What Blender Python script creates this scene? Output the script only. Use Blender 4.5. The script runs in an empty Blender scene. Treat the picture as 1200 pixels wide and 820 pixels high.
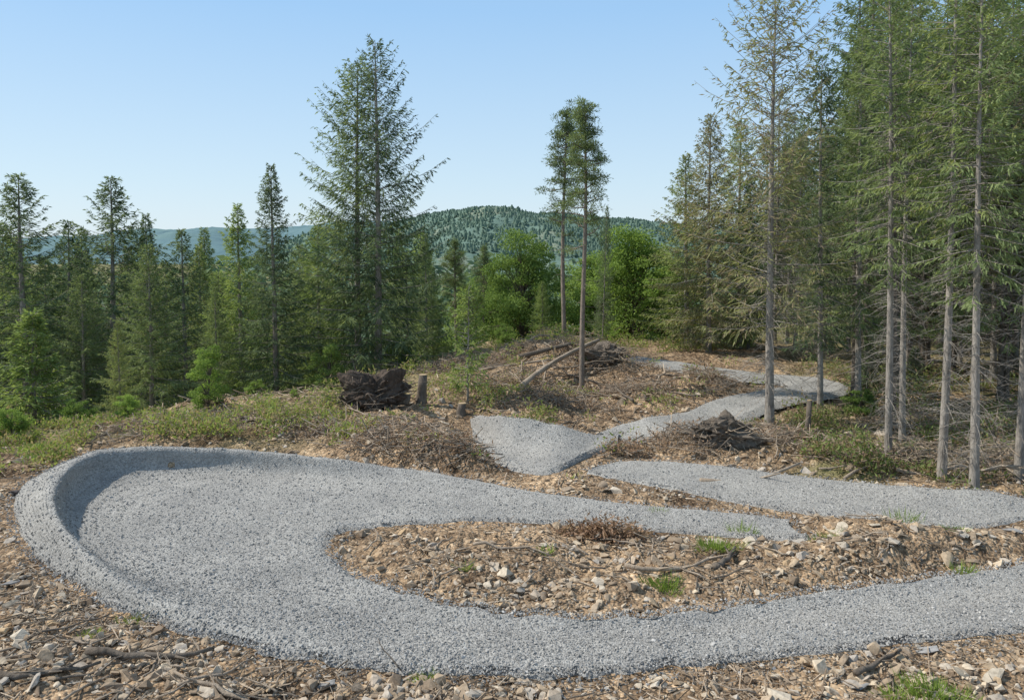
import bpy, bmesh, math, random
import numpy as np
from mathutils import Vector, kdtree
random.seed(11)
RG = np.random.default_rng(11)
sc = bpy.context.scene
COL = sc.collection
PI = math.pi
# ------------------------------------------------------------------ camera
CZ = 4.4
PIT = math.radians(2.5); VC = 290+900*math.tan(PIT)
cd = bpy.data.cameras.new('camera'); cam = bpy.data.objects.new('camera', cd); COL.objects.link(cam)
cam.location = (0, 0, CZ); cam.rotation_euler = (PI/2 - PIT, 0, 0)
cd.sensor_width = 36; cd.lens = 27; cd.clip_end = 9000; cd.clip_start = 0.1; cd.shift_y = -(410-VC)/1200
sc.camera = cam
# ------------------------------------------------------------------ maths
def ray(u, v):
    return np.array([(u-600), 900*math.cos(PIT)+(VC-v)*math.sin(PIT), -900*math.sin(PIT)+(VC-v)*math.cos(PIT)])
def at_y(u, v, D):
    d = ray(u, v); t = D/d[1]
    return np.array([d[0]*t, D, CZ+d[2]*t])
def sstep(a, b, x):
    t = np.clip((x-a)/(b-a), 0, 1); return t*t*(3-2*t)
def base(x, y):
    x = np.asarray(x, float); y = np.asarray(y, float)
    yd = 17+5*sstep(-13, -7, x)+13*sstep(-6, 0, x)+16*sstep(7, 14, x)
    t = np.maximum(0, y-yd)
    drop = 27*(1-np.exp(-(t*t/(t+6))/70))
    return .35*np.exp(-((x-3)/5)**2-((y-30)/5)**2)-drop
_ys = np.linspace(2, 140, 6000)
def at(u, v, dz=0.0):
    d = ray(u, v); t = _ys/d[1]
    f = CZ+d[2]*t-base(d[0]*t, _ys)-dz
    i = int(np.argmax(f < 0))
    if i == 0: i = len(_ys)-1
    a = f[i-1]/(f[i-1]-f[i]); tt = t[i-1]+(t[i]-t[i-1])*a
    return np.array([d[0]*tt, d[1]*tt, CZ+d[2]*tt])
def hsh(i, j, s):
    h = (i.astype(np.int64)*374761393 + j.astype(np.int64)*668265263 + s*982451653) & 0x7fffffff
    h = ((h ^ (h >> 13))*1274126177) & 0x7fffffff
    h = h ^ (h >> 16)
    return (h & 0xffff)/65535.0
def vnoise(x, y, s=0):
    i = np.floor(x); j = np.floor(y); fx = x-i; fy = y-j
    fx = fx*fx*(3-2*fx); fy = fy*fy*(3-2*fy)
    a = hsh(i, j, s); b = hsh(i+1, j, s); c = hsh(i, j+1, s); d = hsh(i+1, j+1, s)
    return (a*(1-fx)+b*fx)*(1-fy)+(c*(1-fx)+d*fx)*fy*1.0
def fbm(x, y, s=0, o=3):
    r = 0; a = 1; n = 0
    for k in range(o):
        r = r+a*(vnoise(x*2**k+17*k, y*2**k-9*k, s+k)*2-1); n += a; a *= .5
    return r/n
# ------------------------------------------------------------------ mesh accumulator
def nrm(a): return a/np.maximum(np.linalg.norm(a, axis=-1, keepdims=True), 1e-9)
class Acc:
    def __init__(s): s.V = []; s.Q = []; s.T = []; s.n = 0
    def add(s, V, Q=None, T=None):
        V = np.asarray(V, float).reshape(-1, 3)
        if Q is not None: s.Q.append(np.asarray(Q).reshape(-1, 4)+s.n)
        if T is not None: s.T.append(np.asarray(T).reshape(-1, 3)+s.n)
        s.V.append(V); s.n += len(V)
    def mesh(s, name, mat=None, smooth=False):
        V = np.concatenate(s.V) if s.V else np.zeros((0, 3))
        Q = np.concatenate(s.Q) if s.Q else np.zeros((0, 4), int)
        T = np.concatenate(s.T) if s.T else np.zeros((0, 3), int)
        me = bpy.data.meshes.new(name)
        me.vertices.add(len(V)); me.vertices.foreach_set('co', V.ravel().astype(np.float32))
        lp = np.concatenate([Q.ravel(), T.ravel()]).astype(np.int32)
        me.loops.add(len(lp)); me.loops.foreach_set('vertex_index', lp)
        st = np.concatenate([np.arange(len(Q))*4, len(Q)*4+np.arange(len(T))*3]).astype(np.int32)
        me.polygons.add(len(st)); me.polygons.foreach_set('loop_start', st)
        me.polygons.foreach_set('use_smooth', np.full(len(st), smooth, dtype=bool))
        me.update(calc_edges=True); me.validate()
        if mat: me.materials.append(mat)
        return me
def link(name, me, parent=None, mat=None):
    o = bpy.data.objects.new(name, me); COL.objects.link(o)
    if parent: o.parent = parent
    if mat and me:
        o.material_slots[0].link = 'OBJECT'; o.material_slots[0].material = mat
    return o
def tag(o, label, cat=None, group=None, kind=None):
    o['label'] = label
    if cat: o['category'] = cat
    if group: o['group'] = group
    if kind: o['kind'] = kind
    return o
def empty(name, loc, rz=0, s=(1, 1, 1), lean=(0, 0)):
    o = bpy.data.objects.new(name, None); COL.objects.link(o)
    o.location = loc; o.rotation_euler = (lean[0], lean[1], rz); o.scale = s
    return o
def frame(d):
    ref = np.where(np.abs(d[:, 2:3]) > .9, np.array([[1., 0, 0]]), np.array([[0, 0, 1.]]))
    a = nrm(np.cross(d, ref)); b = np.cross(d, a); return a, b
def sticks(acc, P0, P1, r0, r1, k=3):
    P0 = np.atleast_2d(P0); P1 = np.atleast_2d(P1); n = len(P0)
    r0 = np.broadcast_to(np.asarray(r0, float).reshape(-1, 1, 1), (n, 1, 1)); r1 = np.broadcast_to(np.asarray(r1, float).reshape(-1, 1, 1), (n, 1, 1))
    a, b = frame(nrm(P1-P0)); an = np.arange(k)*2*PI/k
    ring = a[:, None, :]*np.cos(an)[None, :, None]+b[:, None, :]*np.sin(an)[None, :, None]
    V = np.concatenate([P0[:, None, :]+ring*r0, P1[:, None, :]+ring*r1], 1)
    i = np.arange(k); j = (i+1) % k
    q = np.stack([i, j, j+k, i+k], 1)
    acc.add(V, (q[None]+(np.arange(n)*2*k)[:, None, None]))
def tube(acc, pts, rad, k=8, cap=True, wob=0.0, rng=RG):
    pts = np.asarray(pts, float); rad = np.asarray(rad, float); n = len(pts)
    d = np.gradient(pts, axis=0); d = nrm(d)
    a, b = frame(d)
    for i in range(1, n):
        aa = a[i-1]-d[i]*np.dot(a[i-1], d[i]); a[i] = aa/np.linalg.norm(aa); b[i] = np.cross(d[i], a[i])
    an = np.arange(k)*2*PI/k
    rr = rad[:, None]*(1+wob*rng.uniform(-1, 1, (n, k)))
    V = pts[:, None, :]+(a[:, None, :]*np.cos(an)[None, :, None]+b[:, None, :]*np.sin(an)[None, :, None])*rr[:, :, None]
    i = np.arange(k); j = (i+1) % k
    q = np.stack([i, j, j+k, i+k], 1)
    Q = q[None]+(np.arange(n-1)*k)[:, None, None]
    V = V.reshape(-1, 3); T = None
    if cap:
        V = np.concatenate([V, pts[:1], pts[-1:]]); c0 = n*k
        T = np.concatenate([np.stack([j, i, np.full(k, c0)], 1), np.stack([i+(n-1)*k, j+(n-1)*k, np.full(k, c0+1)], 1)])
    acc.add(V, Q, T)
def leaves(acc, P, D, L, W, rng=RG, flat=.6, fold=True):
    n = len(P); D = nrm(D)
    S = np.cross(D, np.array([[0, 0, 1.]]))+rng.normal(0, flat, (n, 3)); S = nrm(S-D*np.sum(S*D, 1, keepdims=True))
    L = np.broadcast_to(np.asarray(L), (n,))[:, None]; W = np.broadcast_to(np.asarray(W), (n,))[:, None]
    V = np.stack([P, P+D*L*.45+S*W*.5, P+D*L, P+D*L*.45-S*W*.5], 1)
    acc.add(V, np.arange(n*4).reshape(n, 4))
# ------------------------------------------------------------------ materials
def newmat(name):
    m = bpy.data.materials.new(name); m.use_nodes = True; nt = m.node_tree; nt.nodes.clear(); return m, nt
def N(nt, t, **kw):
    n = nt.nodes.new(t)
    for k, v in kw.items():
        if k in n.inputs.keys(): n.inputs[k].default_value = v
        else: setattr(n, k, v)
    return n
def ramp(nt, src, stops):
    r = nt.nodes.new('ShaderNodeValToRGB'); e = r.color_ramp.elements
    while len(e) < len(stops): e.new(.5)
    for k, (p, c) in enumerate(stops): e[k].position = p; e[k].color = (c[0], c[1], c[2], 1)
    nt.links.new(src, r.inputs[0]); return r.outputs[0]
def mixc(nt, f, a, b, mode='MIX'):
    m = nt.nodes.new('ShaderNodeMix'); m.data_type = 'RGBA'; m.blend_type = mode
    for s, v in ((m.inputs[0], f), (m.inputs[6], a), (m.inputs[7], b)):
        if hasattr(v, 'links'): nt.links.new(v, s)
        elif isinstance(v, (int, float)): s.default_value = v
        else: s.default_value = (v[0], v[1], v[2], 1)
    return m.outputs[2]
def math_(nt, op, a, b=0.0):
    m = nt.nodes.new('ShaderNodeMath'); m.operation = op
    for s, v in ((m.inputs[0], a), (m.inputs[1], b)):
        if hasattr(v, 'links'): nt.links.new(v, s)
        else: s.default_value = v
    return m.outputs[0]
def finish(nt, colr, rough=.9, bump=None, bstr=.5, bdist=.02):
    p = N(nt, 'ShaderNodeBsdfPrincipled'); p.inputs['Roughness'].default_value = rough
    p.inputs['Specular IOR Level'].default_value = .12
    if hasattr(colr, 'links'): nt.links.new(colr, p.inputs['Base Color'])
    else: p.inputs['Base Color'].default_value = (*colr, 1)
    if bump is not None:
        b = N(nt, 'ShaderNodeBump'); b.inputs['Strength'].default_value = bstr; b.inputs['Distance'].default_value = bdist
        nt.links.new(bump, b.inputs['Height']); nt.links.new(b.outputs[0], p.inputs['Normal'])
    o = N(nt, 'ShaderNodeOutputMaterial'); nt.links.new(p.outputs[0], o.inputs[0])
def noise(nt, vec, scale, detail=4, rough=.6):
    n = N(nt, 'ShaderNodeTexNoise'); n.inputs['Scale'].default_value = scale; n.inputs['Detail'].default_value = detail; n.inputs['Roughness'].default_value = rough
    nt.links.new(vec, n.inputs['Vector']); return n.outputs[0]
def voro(nt, vec, scale, feat='F1'):
    n = N(nt, 'ShaderNodeTexVoronoi'); n.feature = feat; n.inputs['Scale'].default_value = scale
    nt.links.new(vec, n.inputs['Vector']); return n
def foliage(name, dark, light, tr=.42, brown=None, bamt=0.0):
    m, nt = newmat(name); g = N(nt, 'ShaderNodeNewGeometry'); oi = N(nt, 'ShaderNodeObjectInfo')
    n = noise(nt, g.outputs['Position'], 1.3, 2)
    f = math_(nt, 'ADD', math_(nt, 'MULTIPLY', g.outputs['Random Per Island'], .55), math_(nt, 'SUBTRACT', math_(nt, 'MULTIPLY', n, 1.3), .4))
    f = math_(nt, 'ADD', f, math_(nt, 'MULTIPLY', math_(nt, 'SUBTRACT', oi.outputs['Random'], .5), .4))
    c = ramp(nt, f, [(.05, dark), (.95, light)])
    if brown:
        k = math_(nt, 'LESS_THAN', math_(nt, 'FRACT', math_(nt, 'MULTIPLY', g.outputs['Random Per Island'], 37.0)), bamt)
        c = mixc(nt, k, c, brown)
    d = N(nt, 'ShaderNodeBsdfDiffuse'); t = N(nt, 'ShaderNodeBsdfTranslucent'); nt.links.new(c, d.inputs[0])
    c2 = mixc(nt, 1.0, c, (1.15, 1.16, .7), 'MULTIPLY'); nt.links.new(c2, t.inputs[0])
    x = N(nt, 'ShaderNodeMixShader'); x.inputs[0].default_value = tr
    nt.links.new(d.outputs[0], x.inputs[1]); nt.links.new(t.outputs[0], x.inputs[2])
    o = N(nt, 'ShaderNodeOutputMaterial'); nt.links.new(x.outputs[0], o.inputs[0]); return m
M = {}
M['needle'] = foliage('dark_needles', (.075, .112, .067), (.235, .29, .155))
M['needle_mid'] = foliage('mid_needles', (.11, .155, .075), (.32, .38, .175))
M['needle_warm'] = foliage('warm_needles', (.14, .178, .075), (.37, .42, .175), .43, (.29, .24, .16), .06)
M['needle_bright'] = foliage('bright_needles', (.15, .215, .075), (.41, .485, .18))
M['needle_brown'] = foliage('browning_needles', (.16, .165, .09), (.39, .40, .20), .42, (.34, .275, .19), .28)
M['pine'] = foliage('pine_needles', (.085, .12, .068), (.25, .305, .15))
M['leaf'] = foliage('broad_leaves', (.11, .18, .05), (.31, .41, .135), .43)
M['leaf_bright'] = foliage('young_leaves', (.15, .23, .06), (.36, .48, .145), .45)
M['far_leaf_hazed'] = foliage('haze_tinted_valley_foliage', (.12, .18, .125), (.255, .33, .185), .3)  # leaf greens slightly paled, distance haze painted into the colour
M['grass'] = foliage('grass_blades', (.15, .22, .05), (.36, .46, .12), .4)
M['under'] = foliage('undergrowth_leaves', (.15, .20, .055), (.37, .43, .14), .38, (.38, .30, .20), .38)
M['under_dark'] = foliage('dark_plants', (.09, .125, .045), (.25, .30, .11), .35, (.28, .21, .14), .38)  # darker leaf tones than the other undergrowth
M['bracken'] = foliage('dead_bracken', (.19, .115, .075), (.46, .32, .215), .2)
def bark(name, c0, c1):
    m, nt = newmat(name); tc = N(nt, 'ShaderNodeTexCoord'); mp = N(nt, 'ShaderNodeMapping'); mp.inputs['Scale'].default_value = (1, 1, .25)
    nt.links.new(tc.outputs['Object'], mp.inputs[0])
    n = noise(nt, mp.outputs[0], 22, 5, .7); n2 = noise(nt, tc.outputs['Object'], 1.7, 3)
    f = math_(nt, 'ADD', math_(nt, 'MULTIPLY', n, .9), math_(nt, 'SUBTRACT', math_(nt, 'MULTIPLY', n2, .8), .35))
    finish(nt, ramp(nt, f, [(.2, c0), (.8, c1)]), .95, n, .8, .03); return m
M['bark'] = bark('spruce_bark', (.12, .105, .09), (.47, .425, .37))
M['bark_pine'] = bark('pine_bark', (.12, .098, .08), (.37, .30, .24))
M['bark_dark'] = bark('dark_bark', (.065, .053, .043), (.24, .20, .16))
M['twig'] = bark('dry_twigs', (.17, .13, .095), (.48, .395, .305))
M['cutwood'] = bark('cut_wood', (.34, .25, .15), (.55, .42, .27))
M['soil'] = bark('root_soil', (.035, .027, .022), (.15, .115, .09))
def stone(name, stops, bs=.5, vary=.75):
    m, nt = newmat(name); g = N(nt, 'ShaderNodeNewGeometry'); oi = N(nt, 'ShaderNodeObjectInfo')
    r = math_(nt, 'FRACT', math_(nt, 'ADD', g.outputs['Random Per Island'], oi.outputs['Random']))
    c = ramp(nt, r, stops); n = noise(nt, g.outputs['Position'], 18, 4, .7)
    c = mixc(nt, vary, c, ramp(nt, n, [(.3, (.5, .47, .44)), (.7, (1.25, 1.22, 1.2))]), 'MULTIPLY')
    finish(nt, c, .9, n, bs, .02); return m
M['rock'] = stone('shale_stone', [(0, (.21, .16, .115)), (.25, (.44, .345, .24)), (.5, (.29, .23, .17)), (.62, (.62, .52, .385)), (.8, (.42, .38, .33)), (1, (.47, .345, .21))])
M['rock_pale'] = stone('pale_stone', [(0, (.47, .415, .33)), (.5, (.62, .54, .425)), (1, (.48, .44, .38))])
M['rock_grey'] = stone('grey_stone', [(0, (.26, .26, .255)), (1, (.36, .355, .345))])
M['rock_dark'] = stone('dark_stone', [(0, (.08, .07, .07)), (1, (.13, .12, .115))])
M['gravelstone'] = stone('gravel_stone', [(0, (.22, .214, .202)), (.45, (.315, .306, .289)), (.8, (.38, .37, .35)), (1, (.47, .458, .435))], .2, .3)
M['litter'] = stone('wood_litter', [(0, (.16, .12, .085)), (.4, (.32, .25, .18)), (.7, (.51, .43, .335)), (1, (.31, .23, .155))], .3)
# gravel surface
m, nt = newmat('grey_gravel'); g = N(nt, 'ShaderNodeNewGeometry'); P_ = g.outputs['Position']
v1 = voro(nt, P_, 38); v2 = voro(nt, P_, 85)
s1 = N(nt, 'ShaderNodeSeparateColor'); nt.links.new(v1.outputs['Color'], s1.inputs[0])
s2 = N(nt, 'ShaderNodeSeparateColor'); nt.links.new(v2.outputs['Color'], s2.inputs[0])
f = math_(nt, 'ADD', math_(nt, 'MULTIPLY', s1.outputs[0], .6), math_(nt, 'MULTIPLY', s2.outputs[1], .4))
c = ramp(nt, f, [(0, (.20, .194, .182)), (.5, (.325, .316, .298)), (1, (.45, .438, .415))])
n = noise(nt, P_, .8, 5, .65); c = mixc(nt, .85, c, ramp(nt, n, [(.3, (.76, .76, .76)), (.7, (1.18, 1.17, 1.14))]), 'MULTIPLY')
h = math_(nt, 'SUBTRACT', 1.0, math_(nt, 'ADD', math_(nt, 'MULTIPLY', v1.outputs['Distance'], .8), math_(nt, 'MULTIPLY', v2.outputs['Distance'], .4)))
finish(nt, c, .95, h, .8, .02); M['gravel'] = m
# ground
m, nt = newmat('rubble_earth'); g = N(nt, 'ShaderNodeNewGeometry'); P_ = g.outputs['Position']
v1 = voro(nt, P_, 7); v2 = voro(nt, P_, 21); v3 = voro(nt, P_, 48)
def ch(v, i):
    s = N(nt, 'ShaderNodeSeparateColor'); nt.links.new(v.outputs['Color'], s.inputs[0]); return s.outputs[i]
f = math_(nt, 'ADD', math_(nt, 'ADD', math_(nt, 'MULTIPLY', ch(v1, 0), .3), math_(nt, 'MULTIPLY', ch(v2, 1), .4)), math_(nt, 'MULTIPLY', ch(v3, 2), .3))
c = ramp(nt, f, [(.1, (.12, .087, .06)), (.4, (.265, .20, .138)), (.65, (.42, .325, .225)), (.9, (.59, .495, .375))])
n = noise(nt, P_, .55, 6, .7)
c = mixc(nt, .95, c, ramp(nt, n, [(.36, (.36, .31, .27)), (.48, (.88, .83, .77)), (.64, (1.38, 1.29, 1.16))]), 'MULTIPLY')
n3 = noise(nt, P_, 6, 5, .7)
c = mixc(nt, .65, c, ramp(nt, n3, [(.35, (.45, .4, .37)), (.65, (1.35, 1.3, 1.25))]), 'MULTIPLY')
ga = N(nt, 'ShaderNodeAttribute'); ga.attribute_name = 'green'
gc = ramp(nt, noise(nt, P_, 3.5, 5, .7), [(.3, (.08, .075, .035)), (.5, (.16, .165, .065)), (.7, (.29, .24, .15))])
c = mixc(nt, ga.outputs['Fac'], c, gc)
h = math_(nt, 'ADD', math_(nt, 'SUBTRACT', 1.0, math_(nt, 'ADD', math_(nt, 'MULTIPLY', v1.outputs['Distance'], 1.2), math_(nt, 'MULTIPLY', v2.outputs['Distance'], .6))), math_(nt, 'MULTIPLY', n3, .8))
finish(nt, c, .95, h, .9, .07); M['ground'] = m
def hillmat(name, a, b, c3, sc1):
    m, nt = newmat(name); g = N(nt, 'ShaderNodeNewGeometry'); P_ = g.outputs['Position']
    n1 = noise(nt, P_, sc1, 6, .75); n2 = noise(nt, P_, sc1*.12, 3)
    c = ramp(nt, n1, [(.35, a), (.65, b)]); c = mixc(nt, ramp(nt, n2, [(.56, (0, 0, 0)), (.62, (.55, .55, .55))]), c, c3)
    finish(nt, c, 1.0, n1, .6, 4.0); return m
M['hill_far_hazed'] = hillmat('haze_tinted_far_hill', (.105, .18, .20), (.14, .22, .23), (.16, .245, .235), .03)  # bluish base colour stands in for aerial haze, no volume used
M['hill_mid_hazed'] = hillmat('wooded_hill', (.12, .185, .155), (.155, .225, .175), (.25, .26, .185), .07)  # forest green shifted pale and bluish, aerial haze painted in
M['haze_tinted_hill_trees'] = foliage('haze_tinted_hill_trees', (.13, .195, .16), (.17, .24, .18), .25)  # tree colour carries the same painted haze as the hill below
# ------------------------------------------------------------------ trail rails
def cr(P, n):
    P = np.asarray(P, float); k = len(P); Q = np.vstack([2*P[0]-P[1], P, 2*P[-1]-P[-2]])
    t = np.linspace(0, k-1-1e-6, n); i = t.astype(int); f = (t-i)[:, None]
    a, b, c, d = Q[i], Q[i+1], Q[i+2], Q[i+3]
    return .5*((2*b)+(-a+c)*f+(2*a-5*b+4*c-d)*f**2+(-a+3*b-3*c+d)*f**3)
A = [ # O, L, F, I, lip height
 ((1290,722),(1288,714),(1280,697),(1270,654),.0), ((1200,732),(1198,724),(1190,708),(1180,666),.0),
 ((1000,754),(1000,746),(995,730),(985,693),.0), ((800,772),(800,764),(802,748),(805,720),.01),
 ((640,783),(642,773),(645,755),(665,726),.01), ((480,778),(490,765),(505,744),(545,714),.02),
 ((300,755),(320,740),(352,720),(462,693),.05), ((150,712),(176,699),(222,692),(408,673),.13),
 ((60,662),(100,649),(147,667),(384,656),.27), ((22,612),(64,604),(103,642),(375,642),.43),
 ((24,574),(62,570),(91,611),(382,628),.50), ((64,550),(85,543),(102,584),(402,619),.51),
 ((125,541),(128,528),(143,565),(440,614),.49), ((205,538),(205,525),(219,556),(500,610),.45),
 ((300,541),(300,529),(310,556),(560,608),.38), ((400,550),(400,540),(408,563),(620,610),.27),
 ((500,562),(500,554),(510,573),(690,613),.13), ((620,580),(620,576),(625,588),(765,619),.05),
 ((740,595),(740,592),(745,602),(842,625),.03), ((850,604),(850,602),(855,610),(905,629),.02),
 ((925,611),(925,610),(925,616),(948,628),.0)]
rails = [np.array([at(*a[k], dz=(a[4] if k == 1 else 0.0)) for a in A]) for k in range(4)]
mid = (rails[2]*.45+rails[3]*.55); mid[:, 2] -= .05
def ribbon(rl, n, m):
    R_ = [cr(r, n) for r in rl]
    rows = []
    for i in range(n):
        rows.append(cr(np.array([r[i] for r in R_]), m))
    return np.array(rows)
G = []
G.append(ribbon([rails[0], rails[1], rails[2], mid, rails[3]], 440, 42))
def two(top, bot, n, m, crown=.03, dz=0.0, dzt=None):
    k = len(top); dt = dzt if isinstance(dzt, (list, tuple)) else [dz if dzt is None else dzt]*k; db = dz if isinstance(dz, (list, tuple)) else [dz]*k
    cw = np.array(crown if isinstance(crown, (list, tuple)) else [crown]*k)
    a = np.array([at(*p, dz=q) for p, q in zip(top, dt)]); b = np.array([at(*p, dz=q) for p, q in zip(bot, db)]); c = (a+b)/2; c[:, 2] += cw
    return ribbon([a, c, b], n, m)
G.append(two([(694,548),(725,542),(760,541),(830,545),(920,557),(1010,566),(1100,574),(1160,577),(1205,586),(1245,600)],
             [(690,551),(722,558),(765,566),(848,582),(945,598),(1035,611),(1105,617),(1160,613),(1204,604),(1240,606)], 240, 24, -.05, .03, [.03,.03,.05,.08,.1,.12,.16,.18,.14,.06]))
G.append(two([(551,491),(568,488),(594,489),(632,494),(668,503),(700,510),(724,506)], [(553,502),(560,515),(574,530),(606,548),(648,549),(688,529),(724,515)], 120, 32,
             [-.08,-.18,-.24,-.20,-.04,-.02,-.02], [.05,.03,.02,.03,.10,.12,.12], [.20,.44,.58,.52,.34,.16,.14]))
cen = [(716,511,.10),(745,504,.16),(775,496,.34),(805,492,.26),(835,486,.22),(860,475,.34),(885,467,.26),(915,462,.30),(945,457,.30),(960,451,.28),(946,446,.22),(915,443,.16),(875,439,.26),(835,434,.14),(795,428,.24),(760,423,.12),(738,419,.06)]
cp = cr(np.array([at(a, b, c*.6) for a, b, c in cen]), 260)
tn = np.gradient(cp, axis=0); tn[:, 2] = 0; tn = nrm(tn); nn_ = np.stack([-tn[:, 1], tn[:, 0], tn[:, 0]*0], 1)
hw = np.interp(np.arange(260), [0, 20, 120, 160, 230, 259], [.38, .60, .66, .68, .60, .40])[:, None]
ct = cp.copy(); ct[:, 2] -= .04
G.append(np.array([cr(np.array([a, b, c]), 14) for a, b, c in zip(cp-nn_*hw, ct, cp+nn_*hw)]))
acc = Acc(); KP = []
for gi, g_ in enumerate(G):
    n_, m_, _ = g_.shape
    x, y = g_[:, :, 0], g_[:, :, 1]
    e0 = nrm(g_[:, 0]-g_[:, 1]); e1 = nrm(g_[:, -1]-g_[:, -2])
    s = np.arange(n_)*.31+gi*50; ea = .10 if gi < 1 else .05
    w0 = (fbm(s, s*0+3, 5, 4)*ea)[:, None]; w1 = (fbm(s, s*0+9, 8, 4)*ea)[:, None]
    g_[:, 0] += e0*w0*[1, 1, 0]; g_[:, -1] += e1*w1*[1, 1, 0]
    g_[:, :, 2] += .02+fbm(x*1.3, y*1.3, 21, 2)*.018+fbm(x*7, y*7, 25, 2)*.008
    g_[:, :, 2] += fbm(x*2.6, y*2.6, 27, 3)*.035*sstep(.08, .4, g_[:, :, 2]-base(x, y))
    KP.append(g_.reshape(-1, 3))
    sk0 = g_[:, 0]+e0*[.22, .22, 0]+[0, 0, -.12]; sk1 = g_[:, -1]+e1*[.22, .22, 0]+[0, 0, -.12]
    full = np.concatenate([sk0[:, None], g_, sk1[:, None]], 1)
    k_ = m_+2; ii, jj = np.meshgrid(np.arange(n_-1), np.arange(k_-1), indexing='ij')
    q = np.stack([ii*k_+jj, (ii+1)*k_+jj, (ii+1)*k_+jj+1, ii*k_+jj+1], -1).reshape(-1, 4)
    acc.add(full, q)
KP = np.concatenate(KP)
KO = .055+.10*sstep(.06, .25, KP[:, 2]-base(KP[:, 0], KP[:, 1]))+.06*sstep(14, 18, KP[:, 1])
me = acc.mesh('gravel_trail', M['gravel'], True)
bm = bmesh.new(); bm.from_mesh(me); bmesh.ops.recalc_face_normals(bm, faces=bm.faces)
if sum(f.normal.z for f in bm.faces) < 0: bmesh.ops.reverse_faces(bm, faces=bm.faces)
bm.to_mesh(me); bm.free()
tag(link('gravel_trail', me), 'winding grey crushed stone bike trail with banked hairpin bend', kind='structure')
kd = kdtree.KDTree(len(KP))
for i, p in enumerate(KP): kd.insert((p[0], p[1], 0), i)
kd.balance()
# ------------------------------------------------------------------ ground
humps = [(470,528,1.4,.40),(530,545,1.1,.25),(706,532,.6,.28),(560,468,2.0,.4),(690,432,2.0,.45),(620,425,2.0,.6),(590,450,1.2,.35),(650,450,1.0,.25),
         (600,650,1.6,.10),(1010,632,1.6,.14),(850,650,1.5,.05),(60,780,1.6,.15),(1120,640,1.8,.10),(440,500,1.5,.3),(900,530,1.5,.2),(745,474,1.2,.3),(640,478,1.2,.25),(300,508,1.5,.25),(200,512,1.3,.2),(820,456,1.0,.32),(790,515,.8,.2)]
humps = [(at(a, b), r, h) for a, b, r, h in humps]
def nat(x, y):
    z = base(x, y)
    a = 1-sstep(60, 90, y)
    z = z+a*(.13*fbm(x/2.6, y/2.6, 1, 3)+.10*fbm(x/.8, y/.8, 4, 3)+.06*fbm(x/.22, y/.22, 9, 2)+.20*sstep(19, 23, y)*fbm(x/1.2, y/1.2, 14, 3))
    z = z+(1-a)*fbm(x/40, y/40, 3, 3)*2
    for p, r, h in humps: z = z+h*np.exp(-((x-p[0])**2+(y-p[1])**2)/(r*r))
    return z
def H(x, y):
    x = np.atleast_1d(np.asarray(x, float)); y = np.atleast_1d(np.asarray(y, float))
    z = nat(x, y); d = np.full(len(x), 9.0)
    idx = np.where((y > 4) & (y < 36) & (np.abs(x) < 14))[0]
    for i in idx:
        co, k, dd = kd.find((x[i], y[i], 0)); d[i] = dd
        if dd < .8:
            t = min(1, max(0, (dd-.10)/.7)); t = t*t*(3-2*t)
            z[i] = (KP[k, 2]-KO[k])*(1-t)+z[i]*t
    return z, d
def greenmask(x, y):
    g1 = sstep(15.2, 18, y)*sstep(-3.0, -6.0, x)*.8; r = x/np.maximum(y, 1)
    g2 = sstep(.31, .42, r)*sstep(13.2, 15, y)*.85; g3 = sstep(33, 38, y)
    g4 = sstep(20, 22, y)*sstep(1.5, -2.5, x)*.55
    n = sstep(-.25, .35, fbm(x/1.1, y/1.1, 31, 4))
    n = np.maximum(n, sstep(24, 34, y)*.9)
    return np.clip(np.maximum(np.maximum(g1, g2), np.maximum(g3, g4)), 0, 1)*(.12+.88*n)
ys = np.concatenate([[-30, -8, -2, 0, 1, 2, 2.6], 3*np.exp(np.linspace(0, math.log(1100), 700))])
tx = np.linspace(-1, 1, 560); tx = .75*tx+.25*tx**3
Y, TX = np.meshgrid(ys, tx, indexing='ij'); X = TX*(11+np.maximum(Y, 0)*1.05)
z, d = H(X.ravel(), Y.ravel())
acc = Acc(); ny, nx = X.shape
ii, jj = np.meshgrid(np.arange(ny-1), np.arange(nx-1), indexing='ij')
q = np.stack([ii*nx+jj, ii*nx+jj+1, (ii+1)*nx+jj+1, (ii+1)*nx+jj], -1).reshape(-1, 4)
acc.add(np.stack([X.ravel(), Y.ravel(), z], 1), q)
me = acc.mesh('ground', M['ground'], True)
at_ = me.attributes.new('green', 'FLOAT', 'POINT'); at_.data.foreach_set('value', greenmask(X.ravel(), Y.ravel()).astype(np.float32))
tag(link('ground', me), 'cleared forest ground of brown earth and broken shale', kind='structure')
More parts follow.
